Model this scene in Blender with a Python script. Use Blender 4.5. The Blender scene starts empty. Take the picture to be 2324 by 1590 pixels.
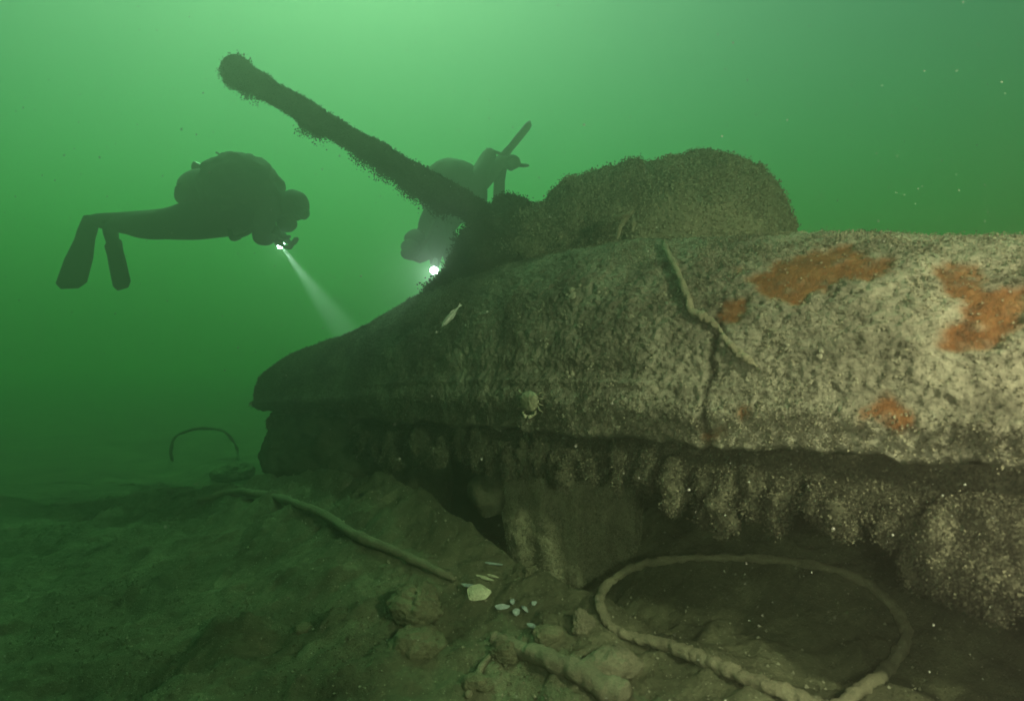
import bpy, bmesh, math, random
import numpy as np
from mathutils import Vector, Matrix

random.seed(7)
rng = np.random.default_rng(7)
sc = bpy.context.scene
C = sc.collection
R = math.radians

# ------------------------------------------------------------------ camera
CAMZ = 1.0
cam_d = bpy.data.cameras.new("camera")
cam_d.lens = 22.0
cam_d.sensor_width = 36.0
cam_d.clip_start = 0.02
cam_d.clip_end = 400.0
cam_d.dof.use_dof = True
cam_d.dof.focus_distance = 2.3
cam_d.dof.aperture_fstop = 3.2
cam = bpy.data.objects.new("camera", cam_d)
cam.location = (0, 0, CAMZ)
cam.rotation_euler = (R(90), 0, 0)
C.objects.link(cam)
sc.camera = cam

# ------------------------------------------------------------------ sky, sun, exposure
SUN_EL, SUN_AZ = R(56), R(-18)          # azimuth measured from +Y towards +X
world = bpy.data.worlds.new("World")
sc.world = world
world.use_nodes = True
wn = world.node_tree.nodes
wn.clear()
sky = wn.new("ShaderNodeTexSky")
sky.sky_type = 'NISHITA'
sky.sun_disc = False
sky.sun_elevation = SUN_EL
sky.sun_rotation = SUN_AZ
bg = wn.new("ShaderNodeBackground")
bg.inputs["Strength"].default_value = 0.05
wo = wn.new("ShaderNodeOutputWorld")
world.node_tree.links.new(sky.outputs[0], bg.inputs[0])
world.node_tree.links.new(bg.outputs[0], wo.inputs[0])

sun_d = bpy.data.lights.new("sun", 'SUN')
sun_d.energy = 3.1
sun_d.angle = R(0.53)
sun_d.color = (1.0, 0.96, 0.88)
sun = bpy.data.objects.new("sun", sun_d)
sd = Vector((math.sin(SUN_AZ) * math.cos(SUN_EL), math.cos(SUN_AZ) * math.cos(SUN_EL), math.sin(SUN_EL)))
sun.rotation_euler = sd.to_track_quat('Z', 'Y').to_euler()
sun.location = (0, 0, 30)
C.objects.link(sun)

def strobe(name, loc, aim, watts, color, size, rad):
    # the photographer's own underwater strobe, held out above and to the side of the lens
    d = bpy.data.lights.new(name, 'SPOT')
    d.energy = watts
    d.color = color
    d.spot_size = R(size)
    d.spot_blend = 1.0
    d.shadow_soft_size = rad
    o = bpy.data.objects.new(name, d)
    o.location = loc
    o.rotation_euler = (Vector(loc) - Vector(aim)).to_track_quat('Z', 'Y').to_euler()
    C.objects.link(o)
    return o
strobe("camera_strobe", (1.02, 0.18, 1.40), (0.66, 1.6, 0.80), 225, (1.0, 0.73, 0.58), 110, 0.05)
strobe("camera_strobe", (0.28, 0.12, 0.90), (0.68, 1.95, 0.30), 66, (1.0, 0.75, 0.63), 74, 0.05)

sc.view_settings.view_transform = 'Standard'
sc.view_settings.look = 'None'
sc.view_settings.exposure = 0.0
sc.view_settings.gamma = 1.0
sc.view_settings.use_curve_mapping = False
cy = sc.cycles
cy.max_bounces = 4
cy.diffuse_bounces = 2
cy.glossy_bounces = 1
cy.transmission_bounces = 2
cy.volume_bounces = 1
cy.transparent_max_bounces = 8
cy.use_denoising = True
cy.use_adaptive_sampling = False
try: cy.sampling_pattern = 'BLUE_NOISE'
except TypeError: pass
cy.sample_clamp_indirect = 4.0

# ------------------------------------------------------------------ helpers
F_PX = 22.0 / 36.0 * 2323.0
def P(px, py, d):
    """point at depth d (metres along the lens axis) seen at a place measured on the photograph"""
    return Vector(((px - 1161.5) / F_PX * d, d, CAMZ - (py - 795.0) / F_PX * d))
def proj(v):
    v = np.asarray(v)
    y = np.maximum(v[..., 1], 0.02)
    return 1161.5 + v[..., 0] / y * F_PX, 795.0 - (v[..., 2] - CAMZ) / y * F_PX

def _hash(ix, iy, iz, s):
    h = (ix.astype(np.int64) * 374761393 + iy.astype(np.int64) * 668265263 + iz.astype(np.int64) * 2147483647 + s * 974711) & 0xFFFFFFFF
    h = ((h ^ (h >> 13)) * 1274126177) & 0xFFFFFFFF
    h = ((h ^ (h >> 15)) * 2246822519) & 0xFFFFFFFF
    h = h ^ (h >> 16)
    return (h & 0xFFFFFF).astype(np.float64) / 0xFFFFFF * 2 - 1
def vnoise(p, s=0):
    i = np.floor(p)
    f = p - i
    f = f * f * f * (f * (f * 6 - 15) + 10)
    i = i.astype(np.int64)
    x, y, z = i[..., 0], i[..., 1], i[..., 2]
    fx, fy, fz = f[..., 0], f[..., 1], f[..., 2]
    r = 0
    for dx in (0, 1):
        wx = fx if dx else 1 - fx
        for dy in (0, 1):
            wy = fy if dy else 1 - fy
            for dz in (0, 1):
                wz = fz if dz else 1 - fz
                r = r + wx * wy * wz * _hash(x + dx, y + dy, z + dz, s)
    return r
def fbm(p, freq, octv=4, s=0, gain=0.5):
    p = np.asarray(p, float)
    a, t, r = 1.0, 0.0, 0
    for o in range(octv):
        r = r + a * vnoise(p * freq + 17.3 * o, s + o)
        t += a
        a *= gain
        freq *= 2.03
    return r / t
def sstep(a, b, x):
    t = np.clip((np.asarray(x, float) - a) / (b - a), 0, 1)
    return t * t * (3 - 2 * t)

WLOC = {}
def link(o, parent=None, loc=(0, 0, 0)):
    C.objects.link(o)
    WLOC[o.name] = Vector(loc)
    if parent is not None:
        o.parent = parent
        o.location = Vector(loc) - WLOC[parent.name]
    else:
        o.location = loc
    return o
def raw_mesh(name, V, Fq, mat, parent=None, smooth=True, attrs=None, loc=None):
    """V (N,3) world points, Fq list/array of faces of one size or mixed"""
    V = np.asarray(V, float)
    if loc is None:
        loc = WLOC[parent.name] if parent is not None else Vector(((V[:, 0].min() + V[:, 0].max()) / 2, (V[:, 1].min() + V[:, 1].max()) / 2, V[:, 2].min()))
    L = np.array(loc)
    me = bpy.data.meshes.new(name)
    W = V - L
    if isinstance(Fq, np.ndarray):
        n, k = Fq.shape
        me.vertices.add(len(W))
        me.vertices.foreach_set("co", W.astype(np.float32).ravel())
        me.loops.add(n * k)
        me.loops.foreach_set("vertex_index", Fq.astype(np.int32).ravel())
        me.polygons.add(n)
        me.polygons.foreach_set("loop_start", np.arange(0, n * k, k, dtype=np.int32))
        me.update(calc_edges=True)
    else:
        me.from_pydata([tuple(v) for v in W], [], [tuple(f) for f in Fq])
    if attrs:
        for an, av in attrs.items():
            a = me.attributes.new(an, 'FLOAT', 'POINT')
            a.data.foreach_set("value", np.asarray(av, np.float32).ravel())
    me.validate()
    me.polygons.foreach_set("use_smooth", np.full(len(me.polygons), smooth))
    if mat: me.materials.append(mat)
    o = bpy.data.objects.new(name, me)
    return link(o, parent, loc)
def empty(name, loc):
    o = bpy.data.objects.new(name, None)
    o.empty_display_size = 0.1
    return link(o, None, loc)
def tag(o, label=None, cat=None, group=None, kind=None):
    if label: o["label"] = label
    if cat: o["category"] = cat
    if group: o["group"] = group
    if kind: o["kind"] = kind
    return o

def grid_faces(nu, nv, wrap_v=False):
    i = np.arange(nu - 1)[:, None]
    m = nv if wrap_v else nv - 1
    j = np.arange(m)[None, :]
    j2 = (j + 1) % nv
    a = i * nv + j; b = i * nv + j2; c = (i + 1) * nv + j2; d = (i + 1) * nv + j
    return np.stack([a, b, c, d], -1).reshape(-1, 4)
def grid_normals(G):
    du = np.gradient(G, axis=0); dv = np.gradient(G, axis=1)
    n = np.cross(du, dv)
    return n / np.maximum(np.linalg.norm(n, axis=-1, keepdims=True), 1e-9)

def catmull(pts, n):
    pts = np.array([tuple(p) for p in pts], float)
    k = len(pts)
    ext = np.vstack([2 * pts[0] - pts[1], pts, 2 * pts[-1] - pts[-2]])
    out = []
    for u in np.linspace(0, k - 1, n):
        i = min(int(u), k - 2); t = u - i
        p0, p1, p2, p3 = ext[i:i + 4]
        out.append(0.5 * (2 * p1 + (p2 - p0) * t + (2 * p0 - 5 * p1 + 4 * p2 - p3) * t * t + (3 * p1 - p0 - 3 * p2 + p3) * t ** 3))
    return np.array(out)
def tube_grid(pts, rad, n=60, seg=12, amp=0.0, freq=40, s=0, flat=1.0):
    """swept tube with closed, tapered ends; rad number or list along pts. returns grid (n+2, seg, 3)"""
    pts = [tuple(p) for p in pts]
    c = catmull(pts, n) if len(pts) > 2 else np.linspace(pts[0], pts[1], n)
    if np.isscalar(rad): rr = np.full(n, rad)
    else: rr = np.interp(np.linspace(0, 1, n), np.linspace(0, 1, len(rad)), rad)
    tg = np.gradient(c, axis=0)
    tg /= np.linalg.norm(tg, axis=1, keepdims=True) + 1e-12
    up = np.array([0.0, 0, 1]) if abs(tg[0][2]) < 0.9 else np.array([1.0, 0, 0])
    G = np.zeros((n + 2, seg, 3))
    u = up - tg[0] * up.dot(tg[0])
    ang = np.linspace(0, 2 * np.pi, seg, endpoint=False)
    for i in range(n):
        u = u - tg[i] * u.dot(tg[i]); u /= np.linalg.norm(u)
        v = np.cross(tg[i], u)
        ring = c[i] + rr[i] * (np.cos(ang)[:, None] * u * flat + np.sin(ang)[:, None] * v)
        if amp:
            dirs = ring - c[i]
            ring = ring + dirs / rr[i] * (amp * fbm(ring, freq, 3, s))[:, None]
        G[i + 1] = ring
    G[0] = c[0] + (G[1] - c[0]) * 0.02 - tg[0] * rr[0] * 0.35
    G[-1] = c[-1] + (G[-2] - c[-1]) * 0.02 + tg[-1] * rr[-1] * 0.35
    return G
def tube(name, pts, rad, mat, parent=None, n=60, seg=12, amp=0.0, freq=40, s=0, flat=1.0):
    G = tube_grid(pts, rad, n, seg, amp, freq, s, flat)
    return raw_mesh(name, G.reshape(-1, 3), grid_faces(n + 2, seg, True), mat, parent)
def blob_grid(c, r, nu=48, nv=72, amp=0.1, freq=6, octv=4, s=0, rot=None, e=1.0, gain=0.5):
    th = np.linspace(0.001, np.pi - 0.001, nu)[:, None]
    ph = np.linspace(0, 2 * np.pi, nv, endpoint=False)[None, :]
    sg = lambda x: np.sign(x) * np.abs(x) ** e
    D = np.stack([np.sin(th) * np.cos(ph), np.sin(th) * np.sin(ph), np.cos(th) + 0 * ph], -1)
    S = np.stack([sg(D[..., 0]), sg(D[..., 1]), sg(D[..., 2])], -1) * np.array(r)
    if rot is not None: S = S @ np.array(Matrix.Rotation(rot, 3, 'Z')).T
    G = S + np.array(c)
    d = D if rot is None else D @ np.array(Matrix.Rotation(rot, 3, 'Z')).T
    return G + d * (amp * fbm(G, freq, octv, s, gain))[..., None]
def blob(name, c, r, mat, parent=None, **k):
    G = blob_grid(c, r, **k)
    return raw_mesh(name, G.reshape(-1, 3), grid_faces(G.shape[0], G.shape[1], True), mat, parent)

# ------------------------------------------------------------------ materials
def nodes(name):
    m = bpy.data.materials.new(name)
    m.use_nodes = True
    nt = m.node_tree
    b = nt.nodes["Principled BSDF"]
    return m, nt, b
def texcoord(nt):
    g = nt.nodes.new("ShaderNodeNewGeometry")
    return g.outputs["Position"]
def noise(nt, vec, scale, detail=6, rough=0.6, dist=0.0):
    n = nt.nodes.new("ShaderNodeTexNoise")
    n.inputs["Scale"].default_value = scale
    n.inputs["Detail"].default_value = detail
    n.inputs["Roughness"].default_value = rough
    n.inputs["Distortion"].default_value = dist
    nt.links.new(vec, n.inputs["Vector"])
    return n.outputs["Fac"]
def ramp(nt, fac, stops):
    r = nt.nodes.new("ShaderNodeValToRGB")
    e = r.color_ramp.elements
    e[0].position, e[0].color = stops[0][0], (*stops[0][1], 1)
    e[1].position, e[1].color = stops[-1][0], (*stops[-1][1], 1)
    for p, c in stops[1:-1]:
        x = e.new(p); x.color = (*c, 1)
    nt.links.new(fac, r.inputs[0])
    return r.outputs[0]
def mixc(nt, fac, a, b):
    m = nt.nodes.new("ShaderNodeMix"); m.data_type = 'RGBA'
    for sock, v in ((m.inputs[0], fac), (m.inputs[6], a), (m.inputs[7], b)):
        if hasattr(v, "links"): nt.links.new(v, sock)
        elif isinstance(v, tuple): sock.default_value = (*v, 1)
        else: sock.default_value = v
    return m.outputs[2]
def math_n(nt, op, a, b=None, clamp=False):
    m = nt.nodes.new("ShaderNodeMath"); m.operation = op; m.use_clamp = clamp
    for k, v in enumerate((a, b)):
        if v is None: continue
        if hasattr(v, "links"): nt.links.new(v, m.inputs[k])
        else: m.inputs[k].default_value = v
    return m.outputs[0]
def attr(nt, name):
    a = nt.nodes.new("ShaderNodeAttribute"); a.attribute_name = name
    return a.outputs["Fac"]
def bump(nt, b, h, strength, dist):
    n = nt.nodes.new("ShaderNodeBump")
    n.inputs["Strength"].default_value = strength
    n.inputs["Distance"].default_value = dist
    nt.links.new(h, n.inputs["Height"])
    nt.links.new(n.outputs[0], b.inputs["Normal"])
def finish(b, rough=0.95, spec=0.1):
    b.inputs["Roughness"].default_value = rough
    b.inputs["Specular IOR Level"].default_value = spec

def growth_mat(name, dark, mid, pale, pale_attr=False, rust_attr=False, k=1.0, spk=0.5):
    m, nt, b = nodes(name)
    p = texcoord(nt)
    big = noise(nt, p, 9 * k, 8, 0.68, 0.4)
    fine = noise(nt, p, 95 * k, 6, 0.75)
    f = math_n(nt, 'ADD', math_n(nt, 'MULTIPLY', big, 0.55), math_n(nt, 'MULTIPLY', fine, 0.55))
    if pale_attr:
        f = math_n(nt, 'ADD', f, math_n(nt, 'MULTIPLY', attr(nt, "pale"), 0.30))
    col = ramp(nt, f, [(0.36, dark), (0.56, mid), (0.84, pale)])
    if rust_attr:
        rc = ramp(nt, noise(nt, p, 26, 9, 0.8), [(0.32, (0.050, 0.026, 0.014)), (0.52, (0.165, 0.066, 0.023)), (0.72, (0.25, 0.135, 0.060))])
        col = mixc(nt, attr(nt, "rust"), col, rc)
    nt.links.new(col, b.inputs["Base Color"])
    bump(nt, b, math_n(nt, 'ADD', fine, math_n(nt, 'MULTIPLY', noise(nt, p, 300 * k, 3, 0.7), 0.4)), 0.9, 0.012)
    finish(b)
    return m
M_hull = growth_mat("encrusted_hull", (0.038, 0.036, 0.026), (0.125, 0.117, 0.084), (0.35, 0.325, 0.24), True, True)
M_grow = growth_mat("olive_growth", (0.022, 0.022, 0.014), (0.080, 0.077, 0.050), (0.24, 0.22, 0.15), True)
M_tuft = growth_mat("hydroid_turf", (0.040, 0.038, 0.025), (0.110, 0.104, 0.068), (0.34, 0.31, 0.21), True)
M_dark = growth_mat("dark_growth", (0.014, 0.015, 0.010), (0.045, 0.046, 0.030), (0.13, 0.125, 0.085))
M_rope = growth_mat("silted_rope", (0.10, 0.092, 0.062), (0.22, 0.20, 0.13), (0.42, 0.38, 0.26), k=2)
M_hose = growth_mat("silted_hose", (0.075, 0.070, 0.046), (0.17, 0.158, 0.104), (0.33, 0.30, 0.20), k=1.6)
M_barn = growth_mat("pale_barnacle", (0.16, 0.15, 0.105), (0.33, 0.31, 0.22), (0.55, 0.52, 0.40), k=2)
M_rock = growth_mat("silted_rock", (0.040, 0.040, 0.024), (0.13, 0.125, 0.075), (0.30, 0.28, 0.17))

def plain(name, col, rough=0.7, spec=0.25, var=0.35, scale=40):
    m, nt, b = nodes(name)
    p = texcoord(nt)
    n = noise(nt, p, scale, 5, 0.65)
    nt.links.new(ramp(nt, n, [(0.3, tuple(c * (1 - var) for c in col)), (0.7, tuple(min(1, c * (1 + var)) for c in col))]), b.inputs["Base Color"])
    bump(nt, b, n, 0.4, 0.004)
    finish(b, rough, spec)
    return m
M_suit = plain("black_neoprene", (0.022, 0.023, 0.024), 0.75)
M_rubber = plain("black_rubber", (0.016, 0.017, 0.017), 0.55)
M_nylon = plain("dark_nylon", (0.03, 0.03, 0.032), 0.8)
M_steel = plain("painted_steel", (0.05, 0.052, 0.055), 0.4, 0.5)
M_alu = plain("torch_aluminium", (0.10, 0.10, 0.105), 0.35, 0.5)
M_glass = plain("mask_glass", (0.03, 0.04, 0.04), 0.1, 0.6)
M_skin = plain("pale_skin", (0.42, 0.28, 0.21), 0.6, 0.3, 0.1)
M_shell = plain("pale_shell", (0.36, 0.36, 0.24), 0.6, 0.3, 0.35, 90)
M_mussel = plain("bluish_shell", (0.20, 0.25, 0.23), 0.5, 0.4, 0.35, 120)
M_fish = plain("silver_fish", (0.26, 0.27, 0.22), 0.35, 0.6, 0.25, 120)
M_eye = plain("black_eye", (0.01, 0.01, 0.01), 0.2, 0.6)
M_crab = plain("olive_crab_shell", (0.17, 0.16, 0.10), 0.7, 0.3, 0.35, 90)
M_claw = plain("pale_claw", (0.50, 0.44, 0.32), 0.6)
M_spec = plain("drifting_specks", (0.45, 0.45, 0.38), 0.9, 0.1, 0.1)

m, nt, b = nodes("silt_seabed")
p = texcoord(nt)
n1 = noise(nt, p, 3.2, 8, 0.62, 0.6); n2 = noise(nt, p, 60, 7, 0.75)
f = math_n(nt, 'ADD', math_n(nt, 'MULTIPLY', n1, 0.62), math_n(nt, 'MULTIPLY', n2, 0.45))
col = ramp(nt, f, [(0.36, (0.026, 0.027, 0.016)), (0.55, (0.094, 0.092, 0.055)), (0.75, (0.21, 0.20, 0.125))])
vor = nt.nodes.new("ShaderNodeTexVoronoi"); vor.inputs["Scale"].default_value = 75
nt.links.new(p, vor.inputs["Vector"])
spk = math_n(nt, 'LESS_THAN', vor.outputs["Distance"], 0.13)
col = mixc(nt, math_n(nt, 'MULTIPLY', spk, 0.7), col, (0.36, 0.36, 0.26))
nt.links.new(col, b.inputs["Base Color"])
bump(nt, b, math_n(nt, 'ADD', n2, math_n(nt, 'MULTIPLY', noise(nt, p, 220, 3, 0.7), 0.5)), 0.9, 0.014)
finish(b)
M_sand = m

def emit(name, col, strength):
    m, nt, b = nodes(name)
    b.inputs["Base Color"].default_value = (0.8, 0.8, 0.8, 1)
    b.inputs["Emission Color"].default_value = (*col, 1)
    b.inputs["Emission Strength"].default_value = strength
    return m
M_lamp = emit("torch_lens_lit", (0.9, 0.97, 1.0), 60.0)

# ------------------------------------------------------------------ the water
wb = bpy.data.meshes.new("haze")
bmw = bmesh.new()
bmesh.ops.create_cube(bmw, size=1.0)
for v in bmw.verts:
    v.co = Vector((v.co.x * 120, v.co.y * 120, -1.6 if v.co.z < 0 else 6.5))
bmw.to_mesh(wb); bmw.free()
m = bpy.data.materials.new("green_water"); m.use_nodes = True
nt = m.node_tree; nt.nodes.clear()
pv = nt.nodes.new("ShaderNodeVolumePrincipled")
pv.inputs["Color"].default_value = (0.49, 0.46, 0.41, 1)
pv.inputs["Absorption Color"].default_value = (0.0, 1.0, 0.09, 1)
pv.inputs["Density"].default_value = 0.235
pv.inputs["Anisotropy"].default_value = 0.85
om = nt.nodes.new("ShaderNodeOutputMaterial")
nt.links.new(pv.outputs[0], om.inputs["Volume"])
wb.materials.append(m)
tag(link(bpy.data.objects.new("haze", wb)), "murky green sea water filling the whole scene", "water", kind="stuff")

# ------------------------------------------------------------------ seabed
AX = np.array([-0.68, 0.73]) / np.hypot(0.68, 0.73)
NX = np.array([0.73, 0.68]) / np.hypot(0.68, 0.73)
F0 = np.array([0.9, 1.1])
CREST = np.array([(-2.6, 4.2, 0.05), (-1.55, 3.45, 0.26), (-1.0, 3.05, 0.43), (-0.52, 2.62, 0.47), (-0.2, 2.25, 0.41), (0.105, 1.93, 0.315), (0.39, 1.65, 0.25), (0.7, 1.32, 0.24), (1.2, 0.8, 0.30), (2.0, 0.0, 0.34)])
def ground(x, y):
    x = np.asarray(x, float); y = np.asarray(y, float)
    shp = x.shape
    x = x.ravel(); y = y.ravel()
    q = np.stack([x, y, 0 * x], -1)
    best = np.full(x.shape, 1e9); hz = np.zeros_like(x); side = np.zeros_like(x)
    for (x0, y0, z0), (x1, y1, z1) in zip(CREST[:-1], CREST[1:]):
        dx, dy = x1 - x0, y1 - y0
        L2 = dx * dx + dy * dy
        u = np.clip(((x - x0) * dx + (y - y0) * dy) / L2, 0, 1)
        cx, cy_ = x0 + u * dx, y0 + u * dy
        d = np.hypot(x - cx, y - cy_)
        w = d < best
        best = np.where(w, d, best)
        hz = np.where(w, z0 + u * (z1 - z0), hz)
        side = np.where(w, np.sign((x - cx) * NX[0] + (y - cy_) * NX[1]), side)
    best = best + 0.06 * fbm(q, 2.5, 3, 5)
    base = 0.06 + 0.16 * sstep(-0.4, 0.9, x) * sstep(6, 2, y)
    inner = 0.02 + (0.19 + 0.22 * sstep(0.1, 0.8, best)) * sstep(0.05, 0.6, x) * sstep(6, 2.5, y)
    fall = np.where(side < 0, np.exp(-np.maximum(best, 0) / 0.48), np.exp(-(np.maximum(best, 0) / 0.14) ** 1.5))
    b_ = np.where(side < 0, base, base + (inner - base) * sstep(0.0, 0.3, best) * sstep(2.2, 1.3, best))
    z = b_ + np.maximum(hz - b_, 0) * fall
    far = sstep(9, 3, np.hypot(x, y - 1.5))
    z = z + (0.050 * fbm(q, 1.7, 4, 1) + 0.045 * fbm(q, 6, 4, 2)) * (0.15 + 0.85 * far)
    z = z + (0.016 * fbm(q, 20, 4, 3) + 0.035 * np.maximum(fbm(q, 9, 3, 8), 0)) * far
    return z.reshape(shp)
def axis(lo, hi, step, out, k=1.22):
    a = list(np.arange(lo, hi, step))
    s, v = step, hi
    while v < out: a.append(v); s *= k; v += s
    a.append(out)
    s, v, pre = step, lo, []
    while v - s > -out: s *= k; v -= s; pre.append(v)
    pre = [-out] + [u for u in pre[::-1] if u > -out]
    return np.array(pre + a)
gx = axis(-2.6, 2.0, 0.010, 55); gy = axis(0.35, 4.4, 0.010, 55)
GX, GY = np.meshgrid(gx, gy, indexing='ij')
GZ = ground(GX, GY)
GG = np.stack([GX, GY, GZ], -1)
near = sstep(7, 4, np.hypot(GX, GY - 1.5))
GG[..., 2] += 0.008 * fbm(GG, 50, 2, 9) * near
seabed = raw_mesh("seabed", GG.reshape(-1, 3), grid_faces(len(gx), len(gy)), M_sand, loc=(0, 0, 0))
tag(seabed, "dark silty seabed strewn with grit and low mounds", "seabed", kind="structure")

def on_ground(px, py, lift=0.0):
    d = np.arange(0.4, 12, 0.004)
    x = (px - 1161.5) / F_PX * d; z = CAMZ - (py - 795) / F_PX * d
    g = ground(x, d)
    k = np.argmax(z <= g)
    return Vector((x[k], d[k], g[k] + lift))

# ------------------------------------------------------------------ the wreck
wreck = empty("shipwreck", (0.1, 2.1, 0.15))
tag(wreck, "sunken wreck with rounded hull, raised tube and rust patches, overgrown with turf", "wreck")

ts = np.array([-0.9, -0.3, 0.45, 1.17, 1.7, 2.13, 2.71, 3.15, 3.42, 3.56])
ws = np.array([0.42, 0.45, 0.48, 0.53, 0.50, 0.46, 0.33, 0.20, 0.13, 0.05])
hs = np.array([0.32, 0.38, 0.535, 0.64, 0.64, 0.60, 0.42, 0.34, 0.28, 0.16])
def hull_w(t): return np.interp(t, ts, ws)
def hull_h(t): return np.interp(t, ts, hs)
def seam_z(t): return 0.805 - 0.040 * t
def smooth1(a, k):
    ker = np.hanning(k); ker /= ker.sum()
    return np.convolve(np.pad(a, k // 2, mode='edge'), ker, 'valid')[:len(a)]
nt_, nf_ = 760, 300
T = np.linspace(-0.9, 3.56, nt_)
W_ = smooth1(hull_w(T), 61); H_ = smooth1(hull_h(T), 61)
fi = np.concatenate([np.linspace(0, 0.62 * np.pi, 235), np.linspace(0.62 * np.pi, np.pi, 66)[1:]])
nf_ = len(fi)
E = 0.86
cx_ = np.sign(np.cos(fi)) * np.abs(np.cos(fi)) ** E
sz_ = np.abs(np.sin(fi)) ** E
A3 = np.array([AX[0], AX[1], 0]); N3 = np.array([NX[0], NX[1], 0]); Z3 = np.array([0, 0, 1.0])
nn = W_[:, None] * (1 - cx_)[None, :]
zz = seam_z(T)[:, None] + H_[:, None] * sz_[None, :]
HG = np.zeros((nt_, nf_, 3))
HG[..., 0] = F0[0] + T[:, None] * AX[0] + nn * NX[0]
HG[..., 1] = F0[1] + T[:, None] * AX[1] + nn * NX[1]
HG[..., 2] = zz
HN = grid_normals(HG)
mid = HN[200, 60]
if mid.dot(-N3) < 0: HN = -HN
def in_poly(px, py, poly):
    r = np.zeros(px.shape, bool)
    n = len(poly)
    for i in range(n):
        x0, y0 = poly[i]; x1, y1 = poly[(i + 1) % n]
        c = ((y0 > py) != (y1 > py)) & (px < (x1 - x0) * (py - y0) / (y1 - y0 + 1e-9) + x0)
        r ^= c
    return r
RUST = [[(1680, 645), (1705, 612), (1790, 585), (1860, 565), (1950, 562), (2035, 572), (2030, 602), (1980, 632), (1900, 642), (1830, 685), (1785, 692), (1720, 665)],
        [(1632, 698), (1655, 688), (1685, 690), (1688, 722), (1645, 728)],
        [(2108, 608), (2180, 618), (2290, 655), (2335, 640), (2330, 720), (2270, 785), (2200, 802), (2135, 770), (2172, 705), (2130, 660)],
        [(1958, 935), (2010, 895), (2080, 930), (2085, 962), (1965, 957)],
        [(1672, 928), (1708, 915), (1722, 940), (1690, 950)],
        [(1590, 965), (1640, 955), (1650, 975), (1605, 985)]]
px_, py_ = proj(HG)
o1 = fbm(HG, 14, 5, 31, 0.75) * 50; o2 = fbm(HG + 9, 14, 5, 41, 0.75) * 50
rust = np.zeros((nt_, nf_))
front = (fi < 0.6 * np.pi)[None, :]
for poly in RUST: rust = np.maximum(rust, (in_poly(px_ + o1, py_ + o2, poly) & front) * 1.0)
rust = rust * sstep(-0.50, -0.22, fbm(HG, 42, 4, 43, 0.75))
for _ in range(3):
    rr_ = np.pad(rust, 1, mode='edge')
    rust = (rr_[:-2, 1:-1] + rr_[2:, 1:-1] + rr_[1:-1, :-2] + rr_[1:-1, 2:] + 2 * rr_[1:-1, 1:-1]) / 6
pale = np.clip(0.45 - 0.24 * T[:, None] + 0.75 * fbm(HG, 6, 6, 51, 0.7), -0.45, 0.9)
disp = 0.012 * fbm(HG, 4, 3, 11) + 0.008 * fbm(HG, 17, 3, 12) + 0.008 * fbm(HG, 52, 4, 13, 0.75) + 0.007 * fbm(HG, 130, 2, 14)
disp = disp * (1 - 0.75 * rust) - 0.007 * rust
# vertical plate joint, and a hem running along just above the lower edge
joint = np.exp(-((T - 0.61) / 0.010) ** 2)[:, None] * sstep(0.75, 0.5, fi)[None, :] * sstep(-0.1, 0.2, 0.5 + fbm(HG, 9, 2, 17))
disp = disp - 0.003 * joint
pale = pale - 1.1 * joint        # rust-dark line of the plate joint
hem = np.exp(-((fi - 0.10) / 0.05) ** 2)[None, :]
rail = np.exp(-((fi - 0.185) / 0.014) ** 2)[None, :] * sstep(0.3, 0.6, T)[:, None] * sstep(2.6, 2.0, T)[:, None]
disp = disp + 0.026 * hem + 0.010 * rail - 0.014 * np.exp(-((fi - 0.245) / 0.03) ** 2)[None, :] * sstep(0.2, 0.9, T)[:, None] * sstep(2.2, 1.4, T)[:, None]
HGD = HG + HN * disp[..., None]
sq = np.stack([T, T * 0, T * 0], -1)
HGD[..., 2] += (0.009 * fbm(sq, 5, 2, 15) + 0.013 * fbm(sq, 26, 3, 16) - 0.006)[:, None] * np.exp(-(fi / 0.16) ** 2)[None, :]
lip = np.stack([HGD[:, 0] + N3 * 0.02 - Z3 * 0.012, HGD[:, 0] + N3 * 0.09 - Z3 * 0.004], 1)[:, ::-1]
HALL = np.concatenate([lip, HGD], 1)
pad = lambda a: np.concatenate([np.zeros((nt_, 2)), a], 1)
hull = raw_mesh("hull", HALL.reshape(-1, 3), grid_faces(nt_, nf_ + 2), M_hull, wreck, attrs={"rust": pad(rust), "pale": pad(pale)})
hpx, hpy = proj(HGD)
vis = (fi < 0.55 * np.pi)
def on_hull(px, py, lift=0.0):
    d = (hpx[:, vis] - px) ** 2 + (hpy[:, vis] - py) ** 2 + (HGD[:, vis, 1] * 6)
    i, j = np.unravel_index(np.argmin(d), d.shape)
    return Vector(HGD[i, j] + HN[i, j] * lift), Vector(HN[i, j]), i, j

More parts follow.
